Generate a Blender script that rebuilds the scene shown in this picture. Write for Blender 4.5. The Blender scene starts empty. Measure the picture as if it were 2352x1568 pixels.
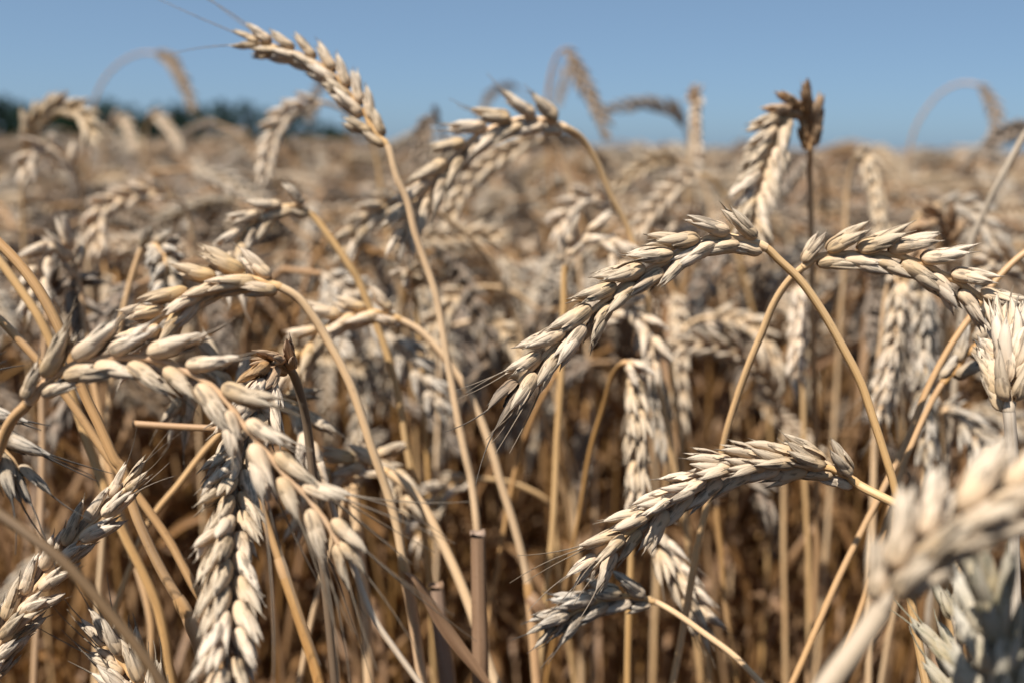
import bpy, math, random
import numpy as np
from mathutils import Matrix, Vector

# ------------------------------------------------------------------ camera, sky, sun, exposure
SC = bpy.context.scene
COL = SC.collection
R = math.radians
CAM_H = 0.80
PITCH, ROLL = 11.1, 0.85
LENS, FOCUS, FSTOP = 35.0, 0.277, 7.1
SUN_EL, SUN_AZ = 60.0, 224.0        # azimuth clockwise from +Y (the view direction)

cam_d = bpy.data.cameras.new('camera')
cam = bpy.data.objects.new('camera', cam_d)
COL.objects.link(cam)
cam_d.sensor_width = 36.0
cam_d.lens = LENS
cam_d.clip_start = 0.01
cam_d.clip_end = 3000.0
CAM_M = Matrix.Translation((0, 0, CAM_H)) @ Matrix.Rotation(R(90 - PITCH), 4, 'X') @ Matrix.Rotation(R(ROLL), 4, 'Z')
cam.matrix_world = CAM_M
cam_d.dof.use_dof = True
cam_d.dof.focus_distance = FOCUS
cam_d.dof.aperture_fstop = FSTOP
cam_d.dof.aperture_blades = 9
SC.camera = cam

world = bpy.data.worlds.new('World')
SC.world = world
world.use_nodes = True
wn = world.node_tree
for n in list(wn.nodes):
    wn.nodes.remove(n)
sky = wn.nodes.new('ShaderNodeTexSky')
sky.sky_type = 'NISHITA'
sky.sun_disc = False
sky.sun_elevation = R(SUN_EL)
sky.sun_rotation = R(SUN_AZ)
sky.altitude = 200.0
sky.air_density = 0.46
sky.dust_density = 1.1
sky.ozone_density = 2.2
bg = wn.nodes.new('ShaderNodeBackground')
bg.inputs['Strength'].default_value = 0.077
wo = wn.nodes.new('ShaderNodeOutputWorld')
air = wn.nodes.new('ShaderNodeMix')
air.data_type = 'RGBA'
air.blend_type = 'MULTIPLY'
air.inputs[0].default_value = 1.0
air.inputs[7].default_value = (0.90, 1.02, 0.97, 1)
wn.links.new(sky.outputs[0], air.inputs[6])
even = wn.nodes.new('ShaderNodeMix')          # the clear summer blue is more even than the model sky
even.data_type = 'RGBA'
even.inputs[0].default_value = 0.5
even.inputs[7].default_value = (1.95, 2.88, 4.2, 1)
wn.links.new(air.outputs[2], even.inputs[6])
wn.links.new(even.outputs[2], bg.inputs['Color'])
wn.links.new(bg.outputs[0], wo.inputs['Surface'])

sun_d = bpy.data.lights.new('sun', 'SUN')
sun_d.energy = 5.0
sun_d.angle = R(0.53)
sun_d.color = (1.0, 0.955, 0.89)
sun = bpy.data.objects.new('sun', sun_d)
COL.objects.link(sun)
sdir = Vector((math.sin(R(SUN_AZ)) * math.cos(R(SUN_EL)), math.cos(R(SUN_AZ)) * math.cos(R(SUN_EL)), math.sin(R(SUN_EL))))
sun.rotation_euler = sdir.to_track_quat('Z', 'Y').to_euler()
sun.location = (-3, -3, 6)

SC.view_settings.view_transform = 'Standard'
SC.view_settings.look = 'None'
SC.view_settings.exposure = 0.76
SC.view_settings.gamma = 1.0
SC.render.engine = 'CYCLES'
SC.cycles.max_bounces = 7
SC.cycles.diffuse_bounces = 4
SC.cycles.glossy_bounces = 2
SC.cycles.transmission_bounces = 4
SC.cycles.caustics_reflective = False
SC.cycles.caustics_refractive = False
SC.cycles.use_denoising = True

FPX = 2352 * LENS / 36.0                      # focal length in pixels of the 2352-wide reading of the photo


def P(px, py, d):
    """A point of the place seen at (px, py) at depth d metres."""
    return CAM_M @ Vector(((px - 1176) / FPX * d, (784 - py) / FPX * d, -d))


# ------------------------------------------------------------------ materials
def new_mat(name):
    m = bpy.data.materials.new(name)
    m.use_nodes = True
    nt = m.node_tree
    for n in list(nt.nodes):
        nt.nodes.remove(n)
    return m, nt


def N(nt, t, **kw):
    n = nt.nodes.new(t)
    for k, v in kw.items():
        if k.startswith('i_'):
            n.inputs[k[2:].replace('_', ' ')].default_value = v
        else:
            setattr(n, k, v)
    return n


def ramp(nt, fac, stops):
    r = nt.nodes.new('ShaderNodeValToRGB')
    e = r.color_ramp.elements
    e[0].position, e[0].color = stops[0][0], (*stops[0][1], 1)
    e[1].position, e[1].color = stops[-1][0], (*stops[-1][1], 1)
    for p, c in stops[1:-1]:
        q = e.new(p)
        q.color = (*c, 1)
    nt.links.new(fac, r.inputs[0])
    return r.outputs[0]


def mixc(nt, fac, a, b, mode='MIX'):
    m = nt.nodes.new('ShaderNodeMix')
    m.data_type = 'RGBA'
    m.blend_type = mode
    if isinstance(fac, float):
        m.inputs[0].default_value = fac
    else:
        nt.links.new(fac, m.inputs[0])
    for v, s in ((a, m.inputs[6]), (b, m.inputs[7])):
        if isinstance(v, tuple):
            s.default_value = (*v, 1)
        else:
            nt.links.new(v, s)
    return m.outputs[2]


def math_n(nt, op, a, b=None):
    m = nt.nodes.new('ShaderNodeMath')
    m.operation = op
    for v, s in ((a, m.inputs[0]), (b, m.inputs[1])):
        if v is None:
            continue
        if isinstance(v, (float, int)):
            s.default_value = v
        else:
            nt.links.new(v, s)
    return m.outputs[0]


def uv_noise(nt, uv, su, sv, detail=3.0, rough=0.55):
    mp = nt.nodes.new('ShaderNodeMapping')
    mp.inputs['Scale'].default_value = (su, sv, 1)
    nt.links.new(uv, mp.inputs[0])
    nz = N(nt, 'ShaderNodeTexNoise')
    nz.inputs['Scale'].default_value = 1.0
    nz.inputs['Detail'].default_value = detail
    nz.inputs['Roughness'].default_value = rough
    nt.links.new(mp.outputs[0], nz.inputs['Vector'])
    return nz.outputs['Fac']


def obj_var(nt, lo, hi):
    oi = nt.nodes.new('ShaderNodeObjectInfo')
    mr = nt.nodes.new('ShaderNodeMapRange')
    mr.inputs[3].default_value = lo
    mr.inputs[4].default_value = hi
    nt.links.new(oi.outputs['Random'], mr.inputs[0])
    return mr.outputs[0]


def finish(nt, color, rough, transl, bump=None, bump_d=0.0003, spec=0.35, var=(0.84, 1.1)):
    hsv = nt.nodes.new('ShaderNodeHueSaturation')
    nt.links.new(obj_var(nt, *var), hsv.inputs['Value'])
    nt.links.new(obj_var(nt, 1.12, 0.86), hsv.inputs['Saturation'])
    nt.links.new(color, hsv.inputs['Color'])
    color = hsv.outputs[0]
    p = nt.nodes.new('ShaderNodeBsdfPrincipled')
    p.inputs['Roughness'].default_value = rough
    p.inputs['Specular IOR Level'].default_value = spec
    nt.links.new(color, p.inputs['Base Color'])
    if bump is not None:
        b = nt.nodes.new('ShaderNodeBump')
        b.inputs['Strength'].default_value = 0.6
        b.inputs['Distance'].default_value = bump_d
        nt.links.new(bump, b.inputs['Height'])
        nt.links.new(b.outputs[0], p.inputs['Normal'])
    out = nt.nodes.new('ShaderNodeOutputMaterial')
    if transl > 0:
        t = nt.nodes.new('ShaderNodeBsdfTranslucent')
        nt.links.new(mixc(nt, 1.0, color, (1.0, 0.80, 0.56), 'MULTIPLY'), t.inputs['Color'])
        mx = nt.nodes.new('ShaderNodeMixShader')
        mx.inputs[0].default_value = transl
        nt.links.new(p.outputs[0], mx.inputs[1])
        nt.links.new(t.outputs[0], mx.inputs[2])
        nt.links.new(mx.outputs[0], out.inputs['Surface'])
    else:
        nt.links.new(p.outputs[0], out.inputs['Surface'])


def husk_mat(name, base, mid, tip, streak, amount=0.78, transl=0.26, var=(0.84, 1.1)):
    """Chaff: plump cream base, paler papery tip, dark lengthwise weather streaks."""
    m, nt = new_mat(name)
    uv = nt.nodes.new('ShaderNodeUVMap').outputs[0]
    sep = nt.nodes.new('ShaderNodeSeparateXYZ')
    nt.links.new(uv, sep.inputs[0])
    v = sep.outputs[1]
    wob = uv_noise(nt, uv, 5.0, 3.0, 3.0)
    vv = math_n(nt, 'ADD', v, math_n(nt, 'MULTIPLY', math_n(nt, 'SUBTRACT', wob, 0.5), 0.5))
    c = ramp(nt, vv, [(0.0, base), (0.30, base), (0.55, mid), (0.95, tip)])
    fine = uv_noise(nt, uv, 34.0, 1.6, 4.0, 0.6)
    c = mixc(nt, math_n(nt, 'MULTIPLY', fine, 0.8), c, (0.80, 0.69, 0.57), 'MULTIPLY')
    st = uv_noise(nt, uv, 11.0, 0.9, 5.0, 0.7)
    pat = uv_noise(nt, uv, 3.1, 2.2, 2.0)
    # streaks thicken towards the weathered tip
    st = math_n(nt, 'ADD', math_n(nt, 'MULTIPLY', math_n(nt, 'SUBTRACT', st, 0.5), 2.3), 0.5)
    thr = math_n(nt, 'ADD', st, math_n(nt, 'ADD', math_n(nt, 'MULTIPLY', math_n(nt, 'SUBTRACT', pat, 0.37), 1.1), math_n(nt, 'MULTIPLY', v, 0.15)))
    mr = nt.nodes.new('ShaderNodeMapRange')
    mr.inputs[1].default_value = 0.76
    mr.inputs[2].default_value = 0.98
    nt.links.new(thr, mr.inputs[0])
    c = mixc(nt, math_n(nt, 'MULTIPLY', mr.outputs[0], amount), c, streak)
    spk = uv_noise(nt, uv, 60.0, 34.0, 2.0)
    mr2 = nt.nodes.new('ShaderNodeMapRange')
    mr2.inputs[1].default_value = 0.68
    mr2.inputs[2].default_value = 0.74
    nt.links.new(spk, mr2.inputs[0])
    c = mixc(nt, math_n(nt, 'MULTIPLY', mr2.outputs[0], 0.55), c, streak)
    finish(nt, c, 0.6, transl, st, 0.0003, 0.22, var)
    return m


def stem_mat(name, a, b, c3, dark, transl=0.0, var=(0.82, 1.1)):
    m, nt = new_mat(name)
    uv = nt.nodes.new('ShaderNodeUVMap').outputs[0]
    big = uv_noise(nt, uv, 2.0, 9.0, 3.0)
    c = ramp(nt, big, [(0.3, a), (0.5, b), (0.72, c3)])
    fine = uv_noise(nt, uv, 16.0, 14.0, 3.0, 0.6)
    c = mixc(nt, math_n(nt, 'MULTIPLY', fine, 0.95), c, (0.62, 0.52, 0.42), 'MULTIPLY')
    blot = uv_noise(nt, uv, 4.0, 38.0, 4.0, 0.65)
    mrb = nt.nodes.new('ShaderNodeMapRange')
    mrb.inputs[1].default_value = 0.52
    mrb.inputs[2].default_value = 0.72
    nt.links.new(blot, mrb.inputs[0])
    c = mixc(nt, math_n(nt, 'MULTIPLY', mrb.outputs[0], 0.42), c, dark)
    spk = uv_noise(nt, uv, 9.0, 420.0, 3.0, 0.6)
    mr = nt.nodes.new('ShaderNodeMapRange')
    mr.inputs[1].default_value = 0.60
    mr.inputs[2].default_value = 0.74
    nt.links.new(spk, mr.inputs[0])
    c = mixc(nt, math_n(nt, 'MULTIPLY', mr.outputs[0], 0.5), c, dark)
    finish(nt, c, 0.5, transl, fine, 0.0003, 0.35, var)
    return m


M = {}
M['husk'] = husk_mat('wheat_chaff', (0.76, 0.595, 0.40), (0.78, 0.65, 0.485), (0.78, 0.685, 0.55), (0.17, 0.125, 0.085))
M['husk_gold'] = husk_mat('golden_chaff', (0.76, 0.565, 0.33), (0.76, 0.60, 0.41), (0.75, 0.63, 0.48), (0.18, 0.12, 0.07), 0.5)
M['husk_grey'] = husk_mat('grey_weathered_chaff', (0.60, 0.49, 0.355), (0.60, 0.52, 0.415), (0.62, 0.565, 0.485), (0.075, 0.07, 0.065), 0.9)
M['husk_field'] = husk_mat('shaded_field_chaff', (0.37, 0.285, 0.215), (0.38, 0.315, 0.25), (0.40, 0.35, 0.295), (0.09, 0.07, 0.06), 0.7, 0.15, (0.62, 1.2))  # weathered chaff, darkened further: mid-field shadow is put into the colour
M['husk_old_shaded'] = husk_mat('old_shaded_chaff', (0.30, 0.22, 0.15), (0.32, 0.25, 0.185), (0.34, 0.28, 0.22), (0.06, 0.05, 0.042), 0.7, 0.15, (0.7, 1.15))  # weathered tip tone; on the backlit hoop ears it stands in for shade
M['husk_brown'] = husk_mat('brown_chaff', (0.52, 0.33, 0.18), (0.58, 0.39, 0.22), (0.62, 0.45, 0.29), (0.12, 0.07, 0.04), 0.7)
M['husk_green'] = husk_mat('greenish_straw_chaff', (0.58, 0.50, 0.34), (0.57, 0.51, 0.39), (0.57, 0.535, 0.45), (0.16, 0.16, 0.10), 0.6)
M['stem_field'] = stem_mat('shaded_field_straw', (0.37, 0.205, 0.082), (0.44, 0.26, 0.11), (0.43, 0.28, 0.145), (0.12, 0.07, 0.035), 0.0, (0.6, 1.15))  # field straw, its colour lowered to hold the shadow between plants
M['stem_field_rust'] = stem_mat('shaded_rusty_field_straw', (0.31, 0.16, 0.065), (0.38, 0.215, 0.09), (0.37, 0.235, 0.125), (0.10, 0.055, 0.025), 0.0, (0.6, 1.15))  # rusty field straw, likewise darkened in colour for field shadow
M['stem_dull'] = stem_mat('shaded_brown_straw', (0.27, 0.175, 0.115), (0.33, 0.225, 0.155), (0.30, 0.22, 0.165), (0.10, 0.06, 0.04))  # brown of the cut straws, with their shade mixed into the colour
M['stem'] = stem_mat('straw', (0.72, 0.46, 0.225), (0.77, 0.53, 0.285), (0.74, 0.55, 0.34), (0.22, 0.13, 0.07))
M['stem_rust'] = stem_mat('rusty_straw', (0.52, 0.30, 0.135), (0.62, 0.39, 0.19), (0.58, 0.41, 0.26), (0.16, 0.085, 0.045))
M['stem_grey'] = stem_mat('grey_straw', (0.56, 0.46, 0.34), (0.62, 0.53, 0.42), (0.58, 0.52, 0.43), (0.2, 0.15, 0.1))
M['stem_dark'] = stem_mat('dark_shaded_straw', (0.17, 0.105, 0.055), (0.22, 0.145, 0.08), (0.20, 0.15, 0.105), (0.07, 0.045, 0.028))  # dark brown straw; also holds the painted shade of the slanting corner stem
M['leaf'] = stem_mat('dry_leaf', (0.22, 0.115, 0.05), (0.33, 0.19, 0.088), (0.42, 0.28, 0.155), (0.12, 0.065, 0.035), 0.25)
M['awn'] = stem_mat('awn_bristle', (0.58, 0.43, 0.27), (0.62, 0.49, 0.34), (0.60, 0.50, 0.38), (0.3, 0.2, 0.12))


def soil_mat():
    m, nt = new_mat('soil_with_straw_litter')
    tc = nt.nodes.new('ShaderNodeTexCoord').outputs['Object']
    nz = N(nt, 'ShaderNodeTexNoise')
    nz.inputs['Scale'].default_value = 22.0
    nz.inputs['Detail'].default_value = 8.0
    nt.links.new(tc, nz.inputs['Vector'])
    c = ramp(nt, nz.outputs['Fac'], [(0.3, (0.035, 0.02, 0.011)), (0.5, (0.07, 0.042, 0.022)), (0.7, (0.17, 0.105, 0.052))])
    p = nt.nodes.new('ShaderNodeBsdfPrincipled')
    p.inputs['Roughness'].default_value = 0.95
    nt.links.new(c, p.inputs['Base Color'])
    b = nt.nodes.new('ShaderNodeBump')
    b.inputs['Distance'].default_value = 0.02
    nt.links.new(nz.outputs['Fac'], b.inputs['Height'])
    nt.links.new(b.outputs[0], p.inputs['Normal'])
    o = nt.nodes.new('ShaderNodeOutputMaterial')
    nt.links.new(p.outputs[0], o.inputs['Surface'])
    return m


def plain_noise_mat(name, scale, stops, rough=0.8, transl=0.0):
    m, nt = new_mat(name)
    tc = nt.nodes.new('ShaderNodeTexCoord').outputs['Object']
    nz = N(nt, 'ShaderNodeTexNoise')
    nz.inputs['Scale'].default_value = scale
    nz.inputs['Detail'].default_value = 6.0
    nt.links.new(tc, nz.inputs['Vector'])
    finish(nt, ramp(nt, nz.outputs['Fac'], stops), rough, transl, spec=0.1)
    return m


M['soil'] = soil_mat()
M['canopy'] = plain_noise_mat('far_wheat_tops', 3.0, [(0.3, (0.16, 0.11, 0.07)), (0.5, (0.30, 0.215, 0.145)), (0.7, (0.42, 0.33, 0.245))])
M['tree_leaf'] = plain_noise_mat('tree_leaves', 0.35, [(0.3, (0.006, 0.019, 0.011)), (0.5, (0.012, 0.032, 0.016)), (0.7, (0.024, 0.05, 0.022))], 0.85, 0.05)
M['bark'] = plain_noise_mat('bark', 2.0, [(0.3, (0.05, 0.035, 0.025)), (0.7, (0.12, 0.09, 0.06))])


# ------------------------------------------------------------------ mesh helpers
class Geo:
    """Collects vertices, faces and per-vertex UVs for ONE mesh."""

    def __init__(s):
        s.v, s.uv, s.f, s.n = [], [], [], 0

    def add(s, v, f, uv):
        s.v.append(np.asarray(v, float))
        s.uv.append(np.asarray(uv, float))
        s.f.extend([tuple(i + s.n for i in q) for q in f])
        s.n += len(v)

    def add_geo(s, g, m=None):
        v, f, uv = g.arrays()
        if m is not None:
            m = np.array(m)
            v = v @ m[:3, :3].T + m[:3, 3]
        s.add(v, f, uv)

    def arrays(s):
        return np.concatenate(s.v), s.f, np.concatenate(s.uv)

    def mesh(s, name, mat, origin=None):
        v, f, uv = s.arrays()
        if origin is not None:
            v = v - np.array(origin)
        me = bpy.data.meshes.new(name)
        me.from_pydata(v.tolist(), [], f)
        lay = me.uv_layers.new(name='UVMap')
        li = np.empty(len(me.loops), dtype=np.int32)
        me.loops.foreach_get('vertex_index', li)
        lay.data.foreach_set('uv', uv[li].astype(np.float32).ravel())
        me.polygons.foreach_set('use_smooth', np.ones(len(me.polygons), dtype=bool))
        for x in (mat if isinstance(mat, (list, tuple)) else [mat]):
            me.materials.append(x)
        me.update()
        return me


def grid_f(nr, nc, flip=False):
    out = []
    for i in range(nr - 1):
        for j in range(nc - 1):
            a, b, c, d = i * nc + j, i * nc + j + 1, (i + 1) * nc + j + 1, (i + 1) * nc + j
            out.append((d, c, b, a) if flip else (a, b, c, d))
    return out


def catmull(pts, per=8):
    p = [np.array(q, float) for q in pts]
    p = [2 * p[0] - p[1]] + p + [2 * p[-1] - p[-2]]
    out = []
    for i in range(1, len(p) - 2):
        a, b, c, d = p[i - 1], p[i], p[i + 1], p[i + 2]
        t0 = 0.0
        t1 = t0 + max(np.linalg.norm(b - a), 1e-6) ** 0.5
        t2 = t1 + max(np.linalg.norm(c - b), 1e-6) ** 0.5
        t3 = t2 + max(np.linalg.norm(d - c), 1e-6) ** 0.5
        for k in range(per):
            t = t1 + (t2 - t1) * k / per
            A1 = (t1 - t) / (t1 - t0) * a + (t - t0) / (t1 - t0) * b
            A2 = (t2 - t) / (t2 - t1) * b + (t - t1) / (t2 - t1) * c
            A3 = (t3 - t) / (t3 - t2) * c + (t - t2) / (t3 - t2) * d
            B1 = (t2 - t) / (t2 - t0) * A1 + (t - t0) / (t2 - t0) * A2
            B2 = (t3 - t) / (t3 - t1) * A2 + (t - t1) / (t3 - t1) * A3
            out.append((t2 - t) / (t2 - t1) * B1 + (t - t1) / (t2 - t1) * B2)
    out.append(p[-2])
    return np.array(out)


def arclen(c):
    return np.concatenate([[0], np.cumsum(np.linalg.norm(np.diff(c, axis=0), axis=1))])


def at_len(c, s, q):
    return np.array([np.interp(q, s, c[:, k]) for k in range(3)]).T


def unit(v):
    return v / max(np.linalg.norm(v), 1e-9)


def frames(c):
    t = np.gradient(c, axis=0)
    t = t / np.maximum(np.linalg.norm(t, axis=1)[:, None], 1e-9)
    ref = np.array([1.0, 0, 0]) if abs(t[0][0]) < 0.8 else np.array([0, 1.0, 0])
    u = unit(np.cross(t[0], ref))
    us = [u]
    for i in range(1, len(c)):
        u = us[-1] - t[i] * np.dot(us[-1], t[i])
        us.append(unit(u))
    us = np.array(us)
    return t, us, np.cross(t, us)


def tube(g, c, r, seg=8, u_off=0.0, cap=False):
    c = np.asarray(c, float)
    r = np.full(len(c), r) if np.isscalar(r) else np.asarray(r, float)
    t, u, w = frames(c)
    a = np.linspace(0, 2 * math.pi, seg + 1)
    ca, sa = np.cos(a), np.sin(a)
    v = c[:, None, :] + r[:, None, None] * (u[:, None, :] * ca[None, :, None] + w[:, None, :] * sa[None, :, None])
    s = arclen(c)
    uv = np.stack(np.broadcast_arrays(a[None, :] / (2 * math.pi) + u_off, s[:, None] + u_off), -1)
    f = grid_f(len(c), seg + 1, True)
    n = len(c) * (seg + 1)
    if cap:
        f.append(tuple(range(seg)))
        f.append(tuple(n - seg - 1 + k for k in reversed(range(seg))))
    g.add(v.reshape(-1, 3), f, uv.reshape(-1, 2))


# ------------------------------------------------------------------ spikelets (lengths in millimetres, scaled at the end)
FT = ([0, .06, .14, .28, .45, .62, .76, .88, 1.0], [.32, .64, .88, 1.0, 1.0, .90, .68, .36, .03])
GT = ([0, .06, .15, .3, .5, .75, 1.0], [.32, .68, .94, 1.05, 1.05, .95, .72])


def rotm(axis, deg):
    return np.array(Matrix.Rotation(R(deg), 3, axis))


def floret(rng, L, a, b, nt, nth, keel=0.24):
    t = np.linspace(0, 1, nt)
    p = np.interp(t, *FT)
    th = np.linspace(-math.pi / 2, 1.5 * math.pi, nth + 1)       # seam on the inner side
    rr = 1 + keel * np.exp(-((th - math.pi / 2) / 0.30) ** 2)
    if nth > 9:
        rr = rr * (1 + 0.035 * np.cos(7 * th))
    bend = rng.uniform(-0.4, 0.9)
    x = a * p[:, None] * np.cos(th)[None] * rr[None]
    y = b * p[:, None] * np.sin(th)[None] * rr[None] + (0.55 * b * np.sin(t * math.pi) + bend * t ** 2)[:, None]
    if nth > 9:
        x = x + rng.normal(0, 0.035, x.shape)
        y = y + rng.normal(0, 0.035, y.shape)
        x[:, -1], y[:, -1] = x[:, 0], y[:, 0]
    z = np.broadcast_to((t * L)[:, None], x.shape)
    uv = np.stack(np.broadcast_arrays(np.linspace(0, 1, nth + 1)[None] + rng.random() * 40, 0.25 + 0.75 * t[:, None]), -1)
    tip = np.array([0, 0.55 * b * 0 + bend, L])
    return np.stack([x, y, z], -1).reshape(-1, 3), grid_f(nt, nth + 1, True), uv.reshape(-1, 2), tip


def husk_shell(rng, L, a, b, nt, nth, thick=0.13, pointed=False, span=108):
    t = np.linspace(0, 1, nt)
    p = np.interp(t, *(FT if pointed else GT))
    th = np.radians(np.linspace(90 - span, 90 + span, nth))
    k = int(nth * rng.uniform(0.35, 0.65))
    e = 1 - rng.random(nth) * (0.14 if pointed else 0.30)
    e[k] += rng.uniform(0.10, 0.26)
    for q in (k - 1, k + 1):
        if 0 <= q < nth:
            e[q] += 0.05
    e[0] -= 0.10
    e[-1] -= 0.10
    keel = 1 + 0.20 * np.exp(-((np.arange(nth) - k) / (nth * 0.08)) ** 2)
    flare = rng.uniform(-0.1, 0.5)
    z = L * t[:, None] * (1 + (e - 1)[None] * (t ** 3)[:, None])
    x = a * p[:, None] * (np.cos(th) * keel)[None]
    y = b * p[:, None] * (np.sin(th) * keel)[None] + (flare * t ** 3)[:, None]
    if nth > 7:
        y = y + rng.normal(0, 0.05, y.shape) * t[:, None]
    out = np.stack([x, y, z], -1)
    uu = np.linspace(0, 1, nth)[None] * 0.7 + rng.random() * 40
    uv = np.stack(np.broadcast_arrays(uu, t[:, None] * (0.8 if not pointed else 1.0)), -1)
    f = grid_f(nt, nth, True)
    if thick <= 0:
        return out.reshape(-1, 3), f, uv.reshape(-1, 2)
    cen = np.stack([x * 0, (flare * t ** 3)[:, None] + x * 0, z], -1)
    d = out - cen
    ln = np.maximum(np.linalg.norm(d, axis=-1, keepdims=True), 1e-6)
    inn = cen + d * np.maximum(1 - thick / ln, 0.2)
    V = np.concatenate([out.reshape(-1, 3), inn.reshape(-1, 3)])
    n = nt * nth
    F = f + [tuple(i + n for i in reversed(q)) for q in f]
    for j in range(nth - 1):
        a0 = (nt - 1) * nth + j
        F.append((a0, a0 + 1, a0 + 1 + n, a0 + n))
    for i in range(nt - 1):
        a0, a1 = i * nth, (i + 1) * nth
        F.append((a0, a1, a1 + n, a0 + n))
        b0, b1 = a0 + nth - 1, a1 + nth - 1
        F.append((b1, b0, b0 + n, b1 + n))
    return V, F, np.concatenate([uv.reshape(-1, 2)] * 2)


def spikelet(seed, lod, awn=(1.0, 4.0), fan=1.0, n_flor=3, a_scale=1.0):
    """One spikelet: two boat-shaped glumes round three or four pointed florets. Local Z runs along it, Y to its glume sides."""
    rng = np.random.default_rng(seed)
    g = Geo()
    if lod == 0:
        v, f, uv, _ = floret(rng, 12.5, 2.3 * a_scale, 2.6, 5, 5)
        v[:, 1] -= 1.2
        g.add(v, f, uv)
        return scaled(g)
    nt, nth = (13, 14) if lod == 2 else (8, 7)
    spec = []
    for s in (1, -1):
        spec.append((s, rng.uniform(11.4, 13.6), 1.72, 1.3, s * rng.uniform(7, 12) * fan, 1.0 + rng.uniform(-.3, .5)))
    if n_flor >= 3:
        spec.append((rng.choice([-1, 1]), rng.uniform(9.8, 11.6), 1.45, 1.2, rng.uniform(-4, 4), 3.2))
    if n_flor >= 4:
        spec.append((rng.choice([-1, 1]), rng.uniform(7.2, 8.6), 1.4, 1.0, rng.uniform(-12, 12) * fan, 4.6))
    for (s, L, a, b, tilt, z0), ya in zip(spec, (rng.uniform(-2, 4), rng.uniform(3, 9), rng.uniform(8, 15), rng.uniform(-12, -5))):
        v, f, uv, tip = floret(rng, L, a * a_scale, b, nt, nth)
        m = rotm('X', -tilt) @ rotm('Y', ya + rng.uniform(-4, 4)) @ rotm('Z', 0 if s > 0 else 180)
        off = np.array([0.15 * rng.normal(), s * 0.55, z0])
        g.add(v @ m.T + off, f, uv)
        al = rng.uniform(*awn)
        if al > 0.8:
            q = np.linspace(0, 1, 7 if al > 8 else 4)
            cv = rng.normal(0, 0.12, 2)
            pts = np.stack([tip[0] + cv[0] * al * q ** 2, tip[1] + (0.06 + cv[1]) * al * q ** 2 + 0.05 * al * q, L * 0.95 + al * q], -1)
            tube(g, pts @ m.T + off, np.linspace(0.25, 0.09, len(q)), 4 if lod == 2 else 3, rng.random() * 9)
    if lod == 2:
        for s in (1, -1):
            for _ in range(2 if rng.random() < 0.6 else 1):         # papery lemma flaps standing a little off their floret
                v, f, uv = husk_shell(rng, rng.uniform(9.8, 13.0), rng.uniform(1.2, 1.7) * a_scale, 1.45, 10, 9, 0.10, True, 75)
                m = rotm('X', -s * rng.uniform(8, 17) * fan) @ rotm('Y', rng.uniform(-6, 12)) @ rotm('Z', (0 if s > 0 else 180) + rng.uniform(-50, 50))
                g.add(v @ m.T + np.array([0, s * 0.7, 1.0]), f, uv)
    for s in (1, -1):
        v, f, uv = husk_shell(rng, rng.uniform(7.8, 9.6), 2.05 * a_scale, 1.95, 11 if lod == 2 else 6, 13 if lod == 2 else 7, 0.14 if lod == 2 else 0)
        m = rotm('X', -s * rng.uniform(4, 8) * fan) @ rotm('Z', (0 if s > 0 else 180) + rng.uniform(-16, 16))
        g.add(v @ m.T + np.array([0, s * 0.75, 0]), f, uv)
    return scaled(g)


def scaled(g):
    v, f, uv = g.arrays()
    q = Geo()
    q.add(v * 0.001, f, uv)
    return q


SPK = {}


def spk_geo(key, i):
    """Spikelet shapes, built once each: key = (lod, awn kind, opening)."""
    k = (*key, i)
    if k not in SPK:
        lod, awn, fan, nf = key
        SPK[k] = spikelet(1000 + i * 17 + lod, lod, {'short': (0.3, 3.5), 'mid': (3, 9), 'long': (11, 24), 'verylong': (25, 46), 'none': (0, 0.5)}[awn], fan, nf)
    return SPK[k]


SPK_MESH = {}


def spk_mesh(key, i, mat):
    k = (*key, i, mat)
    if k not in SPK_MESH:
        SPK_MESH[k] = spk_geo(key, i).mesh('spikelet', M[mat])
    return SPK_MESH[k]


def ear_layout(c, rng, facing, roll=0.0, pitch_mm=4.9, tilt=18.0, size=1.0, flip=False, eye=None, brown=0):
    """Spikelet places along an ear's axis c (dense polyline): list of (4x4 matrix, fraction along the ear, terminal?)."""
    s = arclen(c)
    L = s[-1]
    n = max(6, int(round(L / (pitch_mm * 0.001 * size))))
    out = []
    for i in range(n + 1):
        q = L * ((i + 0.25) / (n + 0.6)) ** 1.12
        p = at_len(c, s, [q])[0]
        t = unit(at_len(c, s, [min(q + 0.004, L)])[0] - at_len(c, s, [max(q - 0.004, 0)])[0])
        T = facing if eye is None else unit(eye - p)
        T = unit(T - t * np.dot(T, t))
        S = np.cross(T, t)
        ro = R(roll + rng.normal(0, 8))
        T, S = T * math.cos(ro) + S * math.sin(ro), S * math.cos(ro) - T * math.sin(ro)
        side = 1 if (i % 2 == 0) != flip else -1
        f = i / n
        sz = size * float(np.interp(f, [0, .08, .22, .8, 1], [0.80, 0.93, 1.04, 0.98, 0.86])) * rng.uniform(0.90, 1.10)
        if i == n:
            Z, Y, X = t, S, T
            off = 0.0
        else:
            ti = R(tilt * float(np.interp(f, [0, .3, 1], [0.95, 1.0, 0.75])) * (0.5 if i < brown else 1.0) + rng.normal(0, 4.5))
            Z = t * math.cos(ti) + S * side * math.sin(ti)
            X = S * side * math.cos(ti) - t * math.sin(ti)
            Y = np.cross(Z, X)
            off = 0.0015 * size
        m = np.eye(4)
        m[:3, 0], m[:3, 1], m[:3, 2] = X * sz, Y * sz, Z * sz
        m[:3, 3] = p + S * side * off
        out.append((m, f, i == n))
    return out


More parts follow.
